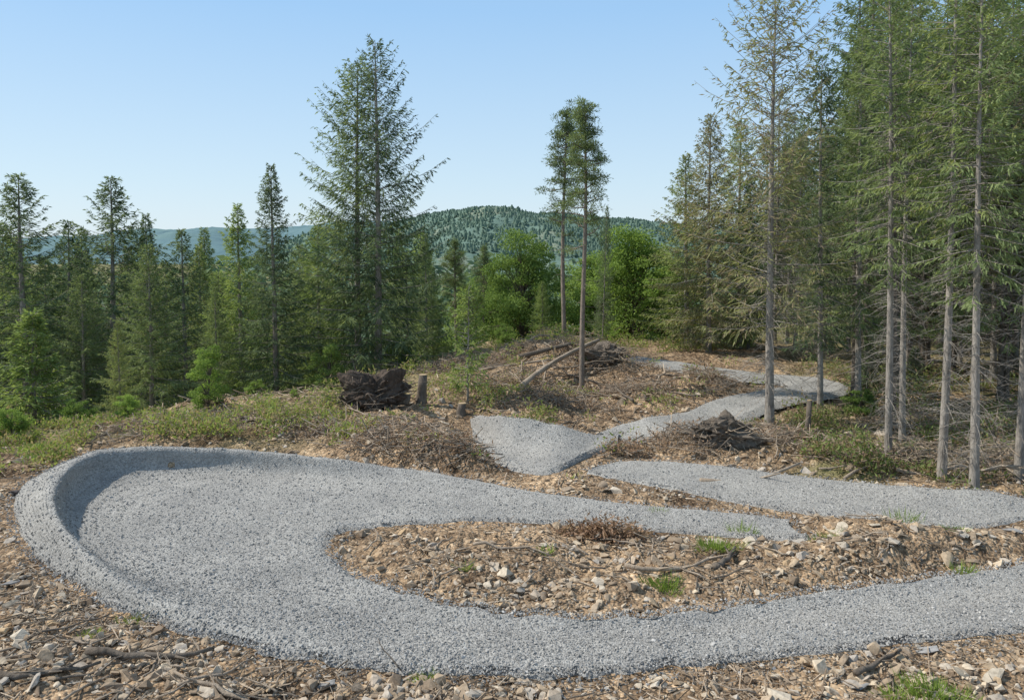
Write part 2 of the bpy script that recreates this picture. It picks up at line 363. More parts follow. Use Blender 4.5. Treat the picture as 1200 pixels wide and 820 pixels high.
# ------------------------------------------------------------------ hills
def hill(name, us, vs, D0, depth, mat, label, seed, amp):
    uu = np.linspace(-900, 2100, 500); vv = np.interp(uu, us, vs); kr = np.hanning(9); kr /= kr.sum(); vv = np.convolve(np.pad(vv, 4, 'edge'), kr, 'valid')
    rows = np.concatenate([np.linspace(0, 1, 70), [1.15, 1.4]])
    a = Acc(); V = []
    for r in rows:
        y = D0-depth*(1-r)
        P = []
        for u, v in zip(uu, vv):
            p = at_y(u, v, D0); P.append((p[0]*y/D0, y, p[2]))
        P = np.array(P); zt = P[:, 2]; f = math.sin(min(r, 1)*PI/2)**1.1 if r <= 1 else 1-(r-1)*1.2
        P[:, 2] = -40+(zt+40)*f
        P[:, 2] += (fbm(P[:, 0]/(D0*.09), P[:, 1]/(D0*.09), seed, 4)*D0*.016*math.sin(min(r, 1)*PI) if r < 1 else 0)
        P[:, 2] += fbm(P[:, 0]/(D0*.006), P[:, 1]/(D0*.006), seed+5, 2)*amp
        V.append(P)
    V = np.array(V); n0, n1 = V.shape[:2]
    ii, jj = np.meshgrid(np.arange(n0-1), np.arange(n1-1), indexing='ij')
    q = np.stack([ii*n1+jj, ii*n1+jj+1, (ii+1)*n1+jj+1, (ii+1)*n1+jj], -1).reshape(-1, 4)
    a.add(V, q); tag(link(name, a.mesh(name, mat, True)), label, kind='structure'); return V
hill('far_hill', [-900,-300,0,60,110,160,200,240,275,330,420,520,700,1200,2100], [294,292,284,280,279,275,270,267,269,268,262,262,268,275,285], 2200, 900, M['hill_far_hazed'], 'hazy blue far ridge on the left skyline', 61, 4.0)
VH = hill('wooded_hill', [-900,200,330,365,395,430,470,510,545,575,597,620,650,690,740,790,900,1200,2100], [380,345,290,275,269,272,262,252,249,245,250,256,253,260,259,267,274,291,305], 1500, 800, M['hill_mid_hazed'], 'wooded green hill rising behind the central pines', 71, 5)
P = VH[15:71].reshape(-1, 3); px = P[:, 0]/P[:, 1]; P = P[(px > -.5) & (px < .4)]
nP = 26000; P = P[RG.integers(0, len(P), nP)]+RG.normal(0, 9, (nP, 3))*[1, 1, 0]
acc = Acc(); hh = RG.uniform(1.0, 3.0, nP)
sticks(acc, P-[0, 0, 3], P+np.stack([RG.normal(0, .5, nP), hh*0, hh], 1), hh*.9+.7, hh*.3, 4)
tag(link('hill_forest', acc.mesh('hill_forest', M['haze_tinted_hill_trees'], True)), 'distant conifer forest covering the hillside behind the clearing', 'forest', kind='stuff')
# ------------------------------------------------------------------ tree generators
def gen_spruce(seed, Ht, cb, rmax, tr, sp=.33, dens=1.0, droop=.28, need=.13, wid=.05, per=3, power=.85, dead=0, live=1.0, bend=.006, el0=-.12):
    rng = np.random.default_rng(seed)
    T, C = Acc(), Acc(); Dd = T
    zs = np.linspace(0, Ht, 16); ph = rng.uniform(0, 6)
    ax = np.stack([np.sin(zs/Ht*3+ph)*bend*Ht-math.sin(ph)*bend*Ht, np.cos(zs/Ht*2.3+ph)*bend*Ht-math.cos(ph)*bend*Ht, zs], 1)
    ax[0, 2] = -.5
    rr = tr*(1-zs/Ht)**.8+.008; rr[0] *= 1.35
    tube(T, ax, rr, 9, False, .05, rng)
    ctr = lambda z: np.array([np.interp(z, zs, ax[:, 0]), np.interp(z, zs, ax[:, 1]), z])
    LP, LD, LL, LW = [], [], [], []; B0, B1, b0, b1 = [], [], [], []
    zz = cb*Ht
    while zz < Ht*.992:
        t = (zz-cb*Ht)/(Ht*(1-cb))
        prof = (1-t)**power*(.62+.38*min(1, t/.14))*(.8+.38*rng.random())
        nb = rng.integers(4, 7) if t < .93 else 4
        a0 = rng.uniform(0, 6.3)
        for k in range(nb):
            if rng.random() > live: continue
            L = max(.12, rmax*prof*rng.uniform(.55, 1.2)); a = a0+k*6.283/nb+rng.normal(0, .25)
            e = el0+.85*t**1.5+rng.normal(0, .1); s = np.linspace(0, 1, 6)
            o = ctr(zz+rng.uniform(-.1, .1)*sp*3)
            zc = L*(e*s-droop*(1.1-t)*s*s*1.3+.22*s**3.5)
            sw = rng.normal(0, .08)*L*s*s
            pts = o+np.stack([np.cos(a)*L*s-np.sin(a)*sw, np.sin(a)*L*s+np.cos(a)*sw, zc], 1)
            br = .006+.010*L/ max(1, rmax)*1.6
            B0.append(pts[:-1]); B1.append(pts[1:]); b0.append(np.linspace(br, .004, 6)[:-1]); b1.append(np.linspace(br, .004, 6)[1:])
            m_ = int(L/.085*dens*rng.uniform(.75, 1.2))+4
            q = rng.uniform(.1, 1, m_)**.8
            pos = np.stack([np.interp(q, s, pts[:, i]) for i in range(3)], 1)
            dr = nrm(np.stack([np.interp(q, s, np.gradient(pts[:, i])) for i in range(3)], 1))
            sd = nrm(np.cross(dr, [[0, 0, 1.]]))*np.where(rng.random(m_) < .5, -1, 1)[:, None]
            tl = np.minimum(.65, .28*L*(1-q)+.14)*rng.uniform(.6, 1.2, m_)
            td = nrm(dr*.7+sd*.7+np.array([[0, 0, -1]])*rng.uniform(.05, 1.05, (m_, 1)))
            for j in range(per):
                LP.append(pos+td*(tl*j/per)[:, None]-np.array([[0, 0, .06]])*(tl*j*j/per/per)[:, None]); LD.append(td+rng.normal(0, .2, (m_, 3))-[0, 0, .12*j])
                LL.append(tl/per*1.5+need*.3); LW.append(np.full(m_, wid)*rng.uniform(.6, 1.4, m_))
            LP.append(np.repeat(pts[-2:-1], 3, 0)); LD.append(np.repeat(dr[-1:], 3, 0)+rng.normal(0, .3, (3, 3))); LL.append(np.full(3, .2)); LW.append(np.full(3, wid))
        zz += sp*rng.uniform(.65, 1.3)*(1-.55*t)
    sticks(T, np.concatenate(B0), np.concatenate(B1), np.concatenate(b0), np.concatenate(b1), 3)
    leaves(C, np.concatenate(LP), np.concatenate(LD), np.concatenate(LL), np.concatenate(LW), rng)
    if dead:
        n = dead; hz = rng.uniform(.06, cb+.3, n)*Ht; a = rng.uniform(0, 6.3, n); L = rng.uniform(.25, 1.2, n)*rmax*.5
        o = np.array([ctr(h) for h in hz]); dv = np.stack([np.cos(a), np.sin(a), rng.uniform(-.5, .1, n)], 1)
        mdl = o+dv*L[:, None]*.5; tp = mdl+(dv+[0, 0, -.25])*L[:, None]*.5
        sticks(Dd, o, mdl, .011, .007); sticks(Dd, mdl, tp, .007, .003)
        for j in range(4):
            f = rng.uniform(.2, 1, n)[:, None]; p = o+(tp-o)*f; dd = dv+rng.normal(0, .7, (n, 3)); sticks(Dd, p, p+dd*L[:, None]*.25, .004, .002)
    return {'trunk': T.mesh('trunk', M['bark'], True), 'crown': C.mesh('crown', M['needle'])}, Ht
def gen_pine(seed, Ht, cb, rmax, tr, nl=34, pw=.75):
    rng = np.random.default_rng(seed); T, C = Acc(), Acc()
    zs = np.linspace(0, Ht, 14); ax = np.stack([.07*np.sin(zs*.5+seed), .06*np.cos(zs*.4+seed), zs], 1); ax -= ax[0]*[1, 1, 0]; ax[0, 2] = -.5
    tube(T, ax, tr*(1-zs/Ht)**.7+.015, 10, False, .06, rng)
    LP, LD = [], []
    for k in range(nl):
        t = ((k+rng.random())/nl)**pw; z0 = Ht*(cb+(1-cb)*t*.985); c0 = np.array([np.interp(z0, zs, ax[:, 0]), np.interp(z0, zs, ax[:, 1]), z0])
        L = rmax*(.04+1.0*(1-t)**.72*min(1, .45+t*.95))*rng.uniform(.45, 1.2); a = k*2.4+rng.uniform(-.5, .5)
        e = rng.uniform(-.25, .45)
        s = np.linspace(0, 1, 5)[:, None]
        pts = c0+np.array([[math.cos(a), math.sin(a), e]])*L*s+rng.normal(0, .07, (5, 3))*s*L
        sticks(T, pts[:-1], pts[1:], np.linspace(.03, .012, 4), np.linspace(.024, .008, 4), 4)
        for c_ in range(int(rng.integers(1, 4)+(3 if .35 < t < .85 else 1))):
            f = rng.uniform(.3, 1.15); ce = c0+(pts[-1]-c0)*f+rng.normal(0, .15, 3)*[1, 1, .7]
            sticks(T, pts[2:3], ce[None], .01, .005, 3)
            n = 62; dv = nrm(rng.normal(0, 1, (n, 3))+[0, 0, .35]); LP.append(ce+dv*rng.uniform(.0, .21, (n, 1))*[1.3, 1.3, .65]); LD.append(dv)
    P = np.concatenate(LP); leaves(C, P, np.concatenate(LD), rng.uniform(.08, .16, len(P)), .03, rng, 1.0)
    for k in range(30):
        z0 = Ht*rng.uniform(.2, cb); a = rng.uniform(0, 6.3); p = np.array([[0, 0, z0]])+[[np.interp(z0, zs, ax[:, 0]), np.interp(z0, zs, ax[:, 1]), 0]]
        sticks(T, p, p+np.array([[math.cos(a), math.sin(a), -.1]])*rng.uniform(.15, .7), .013, .004)
    return {'trunk': T.mesh('trunk', M['bark_pine'], True), 'crown': C.mesh('crown', M['pine'])}, Ht
def gen_broad(seed, Ht, R, tr, ncl=70, lv=220, ls=.13, low=.12):
    rng = np.random.default_rng(seed); T, C = Acc(), Acc()
    zs = np.linspace(0, Ht*.75, 8); ax = np.stack([.15*np.sin(zs*.6+seed), .12*np.cos(zs*.5), zs], 1); ax -= ax[0]*[1, 1, 0]; ax[0, 2] = -.4
    tube(T, ax, tr*(1-zs/Ht)**.9+.01, 8, False, .06, rng); LP, LD = [], []
    lob = rng.uniform(.7, 1.3, 9)
    for k in range(ncl):
        h = low+(1-low)*rng.random()**.85; prof = math.sin(min(1, (h*.70+.27))*PI)**.5
        a = rng.uniform(0, 6.28); r = R*prof*(rng.uniform(.15, 1)**.5)*rng.uniform(.6, 1.15)*lob[int(a/6.29*9)]; ce = np.array([math.cos(a)*r, math.sin(a)*r, h*Ht*(.88+.13*math.sin(a*3+seed))])
        s0 = ax[min(7, max(1, int(h*7*.75)))]; mdl = (s0+ce)/2+[0, 0, .05*Ht]
        sticks(T, np.array([s0, mdl]), np.array([mdl, ce]), [tr*.22+.008, tr*.12+.006], [tr*.12+.006, .004], 4)
        cr_ = R*rng.uniform(.12, .27); n = int(lv*rng.uniform(.4, 1.2)); dv = nrm(rng.normal(0, 1, (n, 3)))
        LP.append(ce+dv*[1.25, 1.25, .6]*cr_*(rng.uniform(.2, 1.15, (n, 1))**.6)); LD.append(dv*.6+rng.normal(0, .6, (n, 3))+[0, 0, -.3])
    P = np.concatenate(LP); leaves(C, P, np.concatenate(LD), rng.uniform(.6, 1.3, len(P))*ls, rng.uniform(.5, .8, len(P))*ls, rng, 1.0)
    return {'trunk': T.mesh('trunk', M['bark_dark'], True), 'crown': C.mesh('crown', M['leaf'])}, Ht
VAR = {
 'full_a': gen_spruce(1, 13, .05, 3.2, .15, .31, 1.2, .20, wid=.046, power=.7),
 'full_b': gen_spruce(2, 12, .03, 2.8, .14, .30, 1.2, .16, wid=.048, power=.78, live=.95),
 'cone': gen_spruce(14, 13, .03, 2.6, .15, .28, 1.5, .18, wid=.046, power=.8),
 'tall': gen_spruce(3, 14, .03, 4.1, .16, .36, 1.2, .14, wid=.041, power=.68, dead=20, el0=-.03, live=.95),
 'tall_b': gen_spruce(4, 14, .04, 3.9, .15, .36, 1.2, .14, wid=.041, power=.68, dead=20, el0=-.03, live=.95),
 'sparse': gen_spruce(5, 12, .05, 3.3, .14, .32, 1.2, .12, wid=.045, dead=30, live=.95, power=.74),
 'forest_a': gen_spruce(6, 15, .38, 2.1, .12, .36, 1.0, .26, wid=.044, dead=220, power=.5, live=.86),
 'forest_b': gen_spruce(7, 15, .46, 2.0, .115, .38, .95, .28, wid=.044, dead=250, power=.45, live=.83),
 'forest_c': gen_spruce(8, 14, .20, 2.2, .12, .35, 1.1, .22, wid=.046, dead=120, power=.6, live=.9),
 'dying': gen_spruce(9, 14, .24, 3.0, .13, .36, .75, .05, wid=.041, dead=170, power=.42, el0=.04, live=.93),
 'young': gen_spruce(10, 3.5, .04, 1.05, .045, .15, 1.6, .10, wid=.04, power=.8),
 'sapling': gen_spruce(12, 3.5, .16, .78, .03, .22, 1.5, -.1, wid=.04, live=.85, power=.5),
 'pine_a': gen_pine(1, 11, .50, 1.5, .10, 50, .72), 'pine_b': gen_pine(2, 11, .46, 1.35, .09, 46, .74), 'pine_c': gen_pine(5, 9, .40, 2.1, .12, 50),
 'broad_a': gen_broad(1, 8, 3.4, .16, 150, 240, .16, .04), 'broad_b': gen_broad(2, 8, 3.3, .14, 150, 240, .16, .04), 'bush': gen_broad(3, 2.2, .95, .04, 60, 190, .075, .03),
 'bush_tall': gen_broad(8, 3.4, 1.1, .04, 70, 170, .08, .05),
}
def put(var, x, y, z, Ht, w, name, label, cat, group=None, mat=None, bmat=None, lean=(0, 0), rz=None):
    parts, H0 = VAR[var]; s = Ht/H0
    e = empty(name, (x, y, z), random.uniform(0, 6.28) if rz is None else rz, (s*w, s*w, s), lean); tag(e, label, cat, group)
    for k, me in parts.items():
        link(k, me, e, mat if (k == 'crown' and mat) else (bmat if (k == 'trunk' and bmat) else None))
    return e
def tree(var, u, vt, D, w, label, name='spruce_tree', cat='spruce tree', group=None, mat=None, bmat=None, lean=(0, 0), vm=None):
    pt = at_y(u, vt, D); pm = at_y(u, (vt+450)/2 if vm is None else vm, D)
    z = float(H([pm[0]], [D])[0][0])
    return put(var, pm[0], D, z-.05, pt[2]-z, w, name, label, cat, group, mat, bmat, lean)
nb, mdm, br_, dk, wm = M['needle_bright'], M['needle_mid'], M['needle_brown'], M['needle'], M['needle_warm']
# left wood
tree('sparse', 30, 203, 33, 1.35, 'tall dark spruce with open pointed top at the far left edge', mat=dk)
tree('full_b', 78, 258, 39, 1.1, 'dark pointed spruce just right of the tall leftmost one', mat=dk)
tree('sparse', 128, 207, 35, 1.25, 'tall dark spruce with thin spire, second tall one from the left', mat=dk)
tree('young', 40, 366, 21, 1.3, 'young bright green spruce in front of the far left trees', mat=nb, vm=430)
tree('full_a', 175, 285, 26, 1.15, 'broad grey green spruce left of the bright birch bush', mat=mdm)
tree('cone', 176, 250, 41, .95, 'thin spire of a spruce behind the broad grey green one', mat=dk)
tree('full_b', 216, 268, 36, 1.15, 'narrow dark spruce right behind the broad grey green one', mat=dk)
tree('cone', 284, 238, 33, 1.15, 'yellow green spruce hard against the dark pointed one', mat=nb)
tree('cone', 322, 192, 29, 1.05, 'dark dense spruce with sharp pointed top left of the twin spruces', mat=dk)
tree('full_b', 375, 262, 32, 1.2, 'shorter green spruce between the dark pointed one and the twins', mat=nb)
tree('tall', 441, 47, 30, 1.0, 'tallest open branched spruce, right one of the twin pair', mat=dk)
tree('tall_b', 419, 68, 30.6, 1.0, 'tall open branched spruce, left one of the twin pair', mat=mdm)
tree('full_b', 478, 295, 37, 1.2, 'bushy green spruce just right behind the twin spruces', mat=mdm)
tree('full_a', 350, 285, 42, 1.0, 'green spruce half hidden behind the dark pointed one', mat=mdm)
tree('full_a', 95, 320, 31, 1.1, 'low dark green spruce behind the bright young one', mat=mdm)
tree('full_b', 140, 375, 24, .95, 'small dull green spruce at foot of the broad grey green one', mat=wm)
tree('full_b', 255, 335, 29, 1.0, 'green spruce rising just behind the bright birch bush', mat=mdm)
tree('full_a', -30, 250, 34, 1.0, 'dark spruce cut by the left edge of the view', mat=dk)
tree('full_b', 52, 300, 36, 1.1, 'green spruce filling the gap behind the bright young one', mat=mdm)
tree('pine_c', 535, 280, 38, .95, 'rounded dark pine behind the slim young sapling', 'pine_tree', 'pine tree')
tree('pine_c', 566, 287, 42, .85, 'small round topped pine right of the rounded dark pine', 'pine_tree', 'pine tree')
tree('full_b', 508, 318, 44, 1.1, 'green spruce left behind the rounded dark pine', mat=mdm)
tree('sapling', 548, 336, 20.5, 1.0, 'slim young conifer sapling standing alone by the brush heap', 'conifer_sapling', 'sapling', mat=nb, vm=410)
tree('broad_a', 612, 268, 40, .85, 'rounded green broadleaf tree left of the two tall pines', 'broadleaf_tree', 'broadleaf tree', mat=M['leaf'])
tree('full_a', 636, 328, 34, 1.1, 'small wide green spruce at the foot of the two tall pines', mat=nb)
tree('broad_b', 742, 264, 38, 1.0, 'large bright green broadleaf tree right of the two tall pines', 'broadleaf_tree', 'broadleaf tree', mat=M['leaf_bright'])
tree('broad_a', 778, 290, 44, 1.05, 'green broadleaf tree between the bright one and the right wood', 'broadleaf_tree', 'broadleaf tree', mat=M['leaf'])
tree('broad_b', 700, 294, 42, 1.1, 'shaded broadleaf tree right behind the nearer tall pine', 'broadleaf_tree', 'broadleaf tree', mat=M['leaf'])
tree('broad_a', 575, 320, 46, 1.1, 'low broadleaf tree behind the two round topped pines', 'broadleaf_tree', 'broadleaf tree', mat=M['leaf'])
tree('pine_b', 662, 126, 31.5, 1.1, 'tall bare stemmed pine, left and farther of the pair', 'pine_tree', 'pine tree')
tree('pine_a', 683, 117, 23, .95, 'tall bare stemmed pine, right and nearer of the pair', 'pine_tree', 'pine tree')
tree('sparse', 706, 240, 34, .45, 'thin leaning bare spruce right beside the nearer tall pine', mat=dk, lean=(0, -.06))
for u, vt, D, lab, mt, vr in [(243,402,21,'bright green birch bush at the left end of the clearing','leaf_bright','bush_tall'),(12,470,17.6,'light green bush at the left edge above the berm','leaf_bright','bush'),
    (90,462,19.5,'leafy green bush between the young spruce and birch bush','leaf','bush'),(590,375,33,'round green bush behind the mound crest','leaf','bush'),(500,456,22,'low green shrub right of the upturned root plate','leaf_bright','bush'),
    (865,350,34,'yellow green bush at the left side of the right wood','leaf_bright','bush_tall'),(1010,448,20,'small green bush between the bare right trunks','leaf','bush'),
    (790,385,36,'low green bush at the far end of the trail','leaf','bush'),(905,400,34,'dark green bush behind the browning spruce','leaf','bush'),(470,395,31,'green bush under the twin spruces','leaf','bush_tall'),(385,400,28,'green bush at the foot of the shorter green spruce','leaf','bush_tall'),
    (300,440,24,'leafy bush in front of the dark dense spruce','leaf','bush'),(650,380,33,'green bush under the left farther pine','leaf','bush'),(720,385,33,'green bush right of the pines on the mound crest','leaf_bright','bush'),
    (150,455,21,'small bright shrub at the foot of the broad grey green spruce','leaf_bright','bush'),(345,452,22.5,'low bright shrub left of the upturned root plate','leaf_bright','bush')]:
    tree(vr, u, vt, D, 1.0, lab, 'leafy_bush', 'bush', mat=M[mt], vm=vt+30)
# right wood
tree('full_a', 832, 132, 31, 1.0, 'pale green spruce at the left corner of the right wood', mat=br_)
tree('full_b', 806, 180, 34, 1.25, 'yellowish spruce left behind the pale green corner spruce', mat=wm)
tree('full_a', 868, 140, 33, 1.05, 'dense green spruce between the corner one and browning one', mat=mdm)
tree('dying', 906, -12, 18.8, 1.05, 'tall browning open branched spruce standing alone before the right wood', mat=br_, bmat=M['bark'])
tree('forest_c', 965, 62, 20.5, .95, 'dark slender spruce right behind the browning one', mat=dk)
tree('forest_a', 1048, -60, 15.4, .9, 'slightly leaning grey trunked spruce by the right trail lane', mat=mdm, lean=(0, .02))
tree('forest_b', 1064, -20, 16.6, .85, 'spruce with thin pale trunk hugging the leaning grey one', mat=mdm)
tree('forest_b', 1113, -110, 14.4, .95, 'tall pale trunked spruce second from the right edge', mat=wm, lean=(0, -.01))
tree('forest_a', 1152, -70, 13.6, .95, 'thick trunked spruce nearest the end of the right lane', mat=mdm)
tree('forest_b', 1205, -100, 14.5, 1.0, 'tall spruce cut by the right edge of the view', mat=mdm)
tree('forest_c', 1010, 40, 21, .95, 'mid green spruce left of the leaning grey trunk', mat=mdm)
rb = random.Random(5)
for i in range(92):
    u = rb.uniform(870, 1330); D = rb.uniform(18.5, 46)
    vt = rb.uniform(150, 260) if u < 900 else (rb.uniform(90, 230) if u < 1000 else rb.uniform(-80, 130))
    if u < 985 and D < 28: D += 9
    tree(rb.choice(['forest_a', 'forest_b', 'forest_c', 'forest_c']), u, vt, D, rb.uniform(.8, 1.1), 'slender spruce standing back in the shaded right-hand wood', group='spruces deep in the right wood', mat=rb.choice([mdm, dk, dk, br_]), bmat=rb.choice([M['bark'], M['bark_dark']]), lean=(rb.uniform(-.015, .015), rb.uniform(-.015, .015)))
for i in range(20):
    u = 900+i*22+rb.uniform(-8, 8); D = rb.uniform(37, 48)
    tree(rb.choice(['full_a', 'cone']), u, rb.uniform(150, 280), D, rb.uniform(.9, 1.15), 'dense dark spruce closing the back of the right-hand wood', group='dense spruces at the back of the right wood', mat=dk)
for i in range(24):
    u = rb.uniform(-80, 520); D = rb.uniform(38, 58)
    tree(rb.choice(['full_a', 'full_b', 'cone']), u, rb.uniform(262, 345), D, rb.uniform(.9, 1.2), 'green spruce farther down the slope behind the left trees', group='spruces down the left slope', mat=rb.choice([mdm, dk, nb, wm]))
for i in range(24):
    u = rb.uniform(1000, 1250); D = rb.uniform(22, 34)
    tree('young' if i % 2 else 'bush', u, rb.uniform(395, 440), D, 1.25, 'young leafy growth in the shade under the right wood' if i % 2 == 0 else 'young spruce growing in the undergrowth of the right wood', 'leafy_bush' if i % 2 == 0 else 'spruce_tree', 'bush' if i % 2 == 0 else 'spruce tree', group='bushes under the right wood' if i % 2 == 0 else 'young spruces under the right wood', mat=rb.choice([mdm, dk]), vm=420)
# valley woods (stuff)
acc = Acc()
for i in range(640):
    y = 50+270*rb.random()**1.4; x = y*rb.uniform(-.8, .6)
    if y < 75 and x > 3: continue
    z0 = float(base(x, y)); hgt = rb.uniform(11, 18)*(1+(y-60)/500)
    ptop = (CZ-(z0+hgt))/y
    if ptop < .002: hgt = CZ-.004*y-z0+rb.uniform(-2, 0)
    n = 260; t = RG.random(n)**.7; a = RG.uniform(0, 6.3, n); r = hgt*.2*(t+.03)*RG.uniform(.35, 1.1, n)
    if rb.random() < .4: r = hgt*.3*np.sin(np.clip(t, .02, 1)*PI)**.6*RG.uniform(.5, 1.1, n)
    p = np.stack([x+np.cos(a)*r, y+np.sin(a)*r, z0+hgt*(1-t*.95)], 1)
    leaves(acc, p, np.stack([np.cos(a), np.sin(a), -.4+0*a], 1)+RG.normal(0, .3, (n, 3)), hgt*.08, hgt*.035, RG, .8)
    sticks(acc, np.array([[x, y, z0]]), np.array([[x, y, z0+hgt*.9]]), .2, .05, 4)
tag(link('valley_woods', acc.mesh('valley_woods', M['far_leaf_hazed'])), 'mixed green woods filling the valley beyond the clearing', 'woodland', kind='stuff')
# ------------------------------------------------------------------ stones
def hull(seed, flat):
    rng = np.random.default_rng(seed); bm = bmesh.new()
    p = nrm(rng.normal(0, 1, (rng.integers(9, 14), 3)))*rng.uniform(.75, 1.1)*.5*np.array([1.15, .8, flat])
    for q in p: bm.verts.new(q)
    bmesh.ops.convex_hull(bm, input=bm.verts); bmesh.ops.triangulate(bm, faces=bm.faces)
    for v in [v for v in bm.verts if not v.link_faces]: bm.verts.remove(v)
    bm.verts.index_update(); V = np.array([v.co[:] for v in bm.verts]); T = np.array([[v.index for v in f.verts] for f in bm.faces]); bm.free(); return V, T
HU = [hull(i, f) for i, f in enumerate([.35, .45, .5, .6, .7, .4, .8, .5, .3, .65])]
def rotm(n, tilt):
    a = RG.uniform(0, 6.28, n); b = RG.normal(0, tilt, n); c = RG.normal(0, tilt, n)
    ca, sa, cb_, sb, cc, s_c = np.cos(a), np.sin(a), np.cos(b), np.sin(b), np.cos(c), np.sin(c)
    Z = np.zeros(n); O = np.ones(n)
    Rz = np.stack([ca, -sa, Z, sa, ca, Z, Z, Z, O], 1).reshape(n, 3, 3)
    Rx = np.stack([O, Z, Z, Z, cb_, -sb, Z, sb, cb_], 1).reshape(n, 3, 3)
    Ry = np.stack([cc, Z, s_c, Z, O, Z, -s_c, Z, cc], 1).reshape(n, 3, 3)
    return Rx @ Ry @ Rz
def scatter(acc, P, S, tilt=.35, hu=HU):
    k = RG.integers(0, len(hu), len(P))
    for h in range(len(hu)):
        i = np.where(k == h)[0]
        if not len(i): continue
        V, T = hu[h]; R_ = rotm(len(i), tilt); W = np.einsum('nij,vj->nvi', R_, V)*S[i][:, None, None]+P[i][:, None, :]
        acc.add(W, None, T[None]+(np.arange(len(i))*len(V))[:, None, None])
def screen_pts(n, v0, v1, u0=-120, u1=1320):
    u = RG.uniform(u0, u1, n); v = RG.uniform(v0, v1, n)
    dy = 900*math.cos(PIT)+(VC-v)*math.sin(PIT); dz = -900*math.sin(PIT)+(VC-v)*math.cos(PIT)
    t = -CZ/dz; return (u-600)*t, dy*t
x, y = screen_pts(60000, 445, 880); z, d = H(x, y); gm = greenmask(x, y)
k = (d > .14) & (y < 34) & (RG.random(len(x)) > gm*1.1) & (RG.random(len(x)) < .22+.78*sstep(-.25, .3, fbm(x/.9, y/.9, 77, 3)))
x, y, z = x[k], y[k], z[k]; S = np.clip(RG.lognormal(math.log(.043), .66, len(x)), .016, .22)*(1+sstep(10, 25, y)*.7)
acc = Acc(); scatter(acc, np.stack([x, y, z+S*.10], 1), S)
tag(link('stone_rubble', acc.mesh('stone_rubble', M['rock'])), 'small broken shale and stones littering the bare earth', 'rubble', kind='stuff')
x, y = screen_pts(26000, 418, 880); z, d = H(x, y); gm = greenmask(x, y)
k = (d > .14) & (y < 38) & (RG.random(len(x)) > gm*.4) & (RG.random(len(x)) < .08+.6*sstep(-.2, .3, fbm(x/1.1+40, y/1.1, 99, 3))+sstep(16, 22, y)*.4)
x, y, z = x[k], y[k], z[k]; n = len(x); a = RG.uniform(0, 6.3, n); L = RG.lognormal(math.log(.14), .6, n)*(1+sstep(12, 26, y)*1.3); L = np.clip(L, .04, 1.1)
dv = nrm(np.stack([np.cos(a), np.sin(a), RG.normal(0, .22, n)], 1)); c_ = np.stack([x, y, z+.03+.15*sstep(14, 22, y)*RG.random(n)], 1)
acc = Acc(); rr = RG.uniform(.003, .011, n)*(1+sstep(12, 26, y)*.8); sticks(acc, c_-dv*L[:, None]/2, c_+dv*L[:, None]/2, rr, rr*.6, 3)
tag(link('twig_litter', acc.mesh('twig_litter', M['litter'])), 'broken twigs and bark chips strewn over the felled ground', 'twigs', kind='stuff')
# gravel stones (stuff)
x, y = screen_pts(190000, 440, 830); z, d = H(x, y); k = np.where(d < .15)[0]; k = k[:68000]
zz = np.array([KP[kd.find((x[i], y[i], 0))[1], 2] for i in k]); S = np.clip(RG.lognormal(math.log(.022), .38, len(k)), .010, .056)*(1+sstep(10, 25, y[k])*.2)
acc = Acc(); scatter(acc, np.stack([x[k], y[k], zz+S*.03], 1), S, .8, HU[2:7])
x, y = screen_pts(80000, 440, 860); z, d = H(x, y); k = np.where((d > .12) & (d < .50) & (RG.random(len(d)) < 1.0-d*2.0))[0]; S = np.clip(RG.lognormal(math.log(.025), .42, len(k)), .012, .065)
scatter(acc, np.stack([x[k], y[k], z[k]+S*.1], 1), S, .8, HU[2:7])
tag(link('loose_gravel', acc.mesh('loose_gravel', M['gravelstone'])), 'loose grey crushed stones covering the trail surface', 'gravel', kind='stuff')
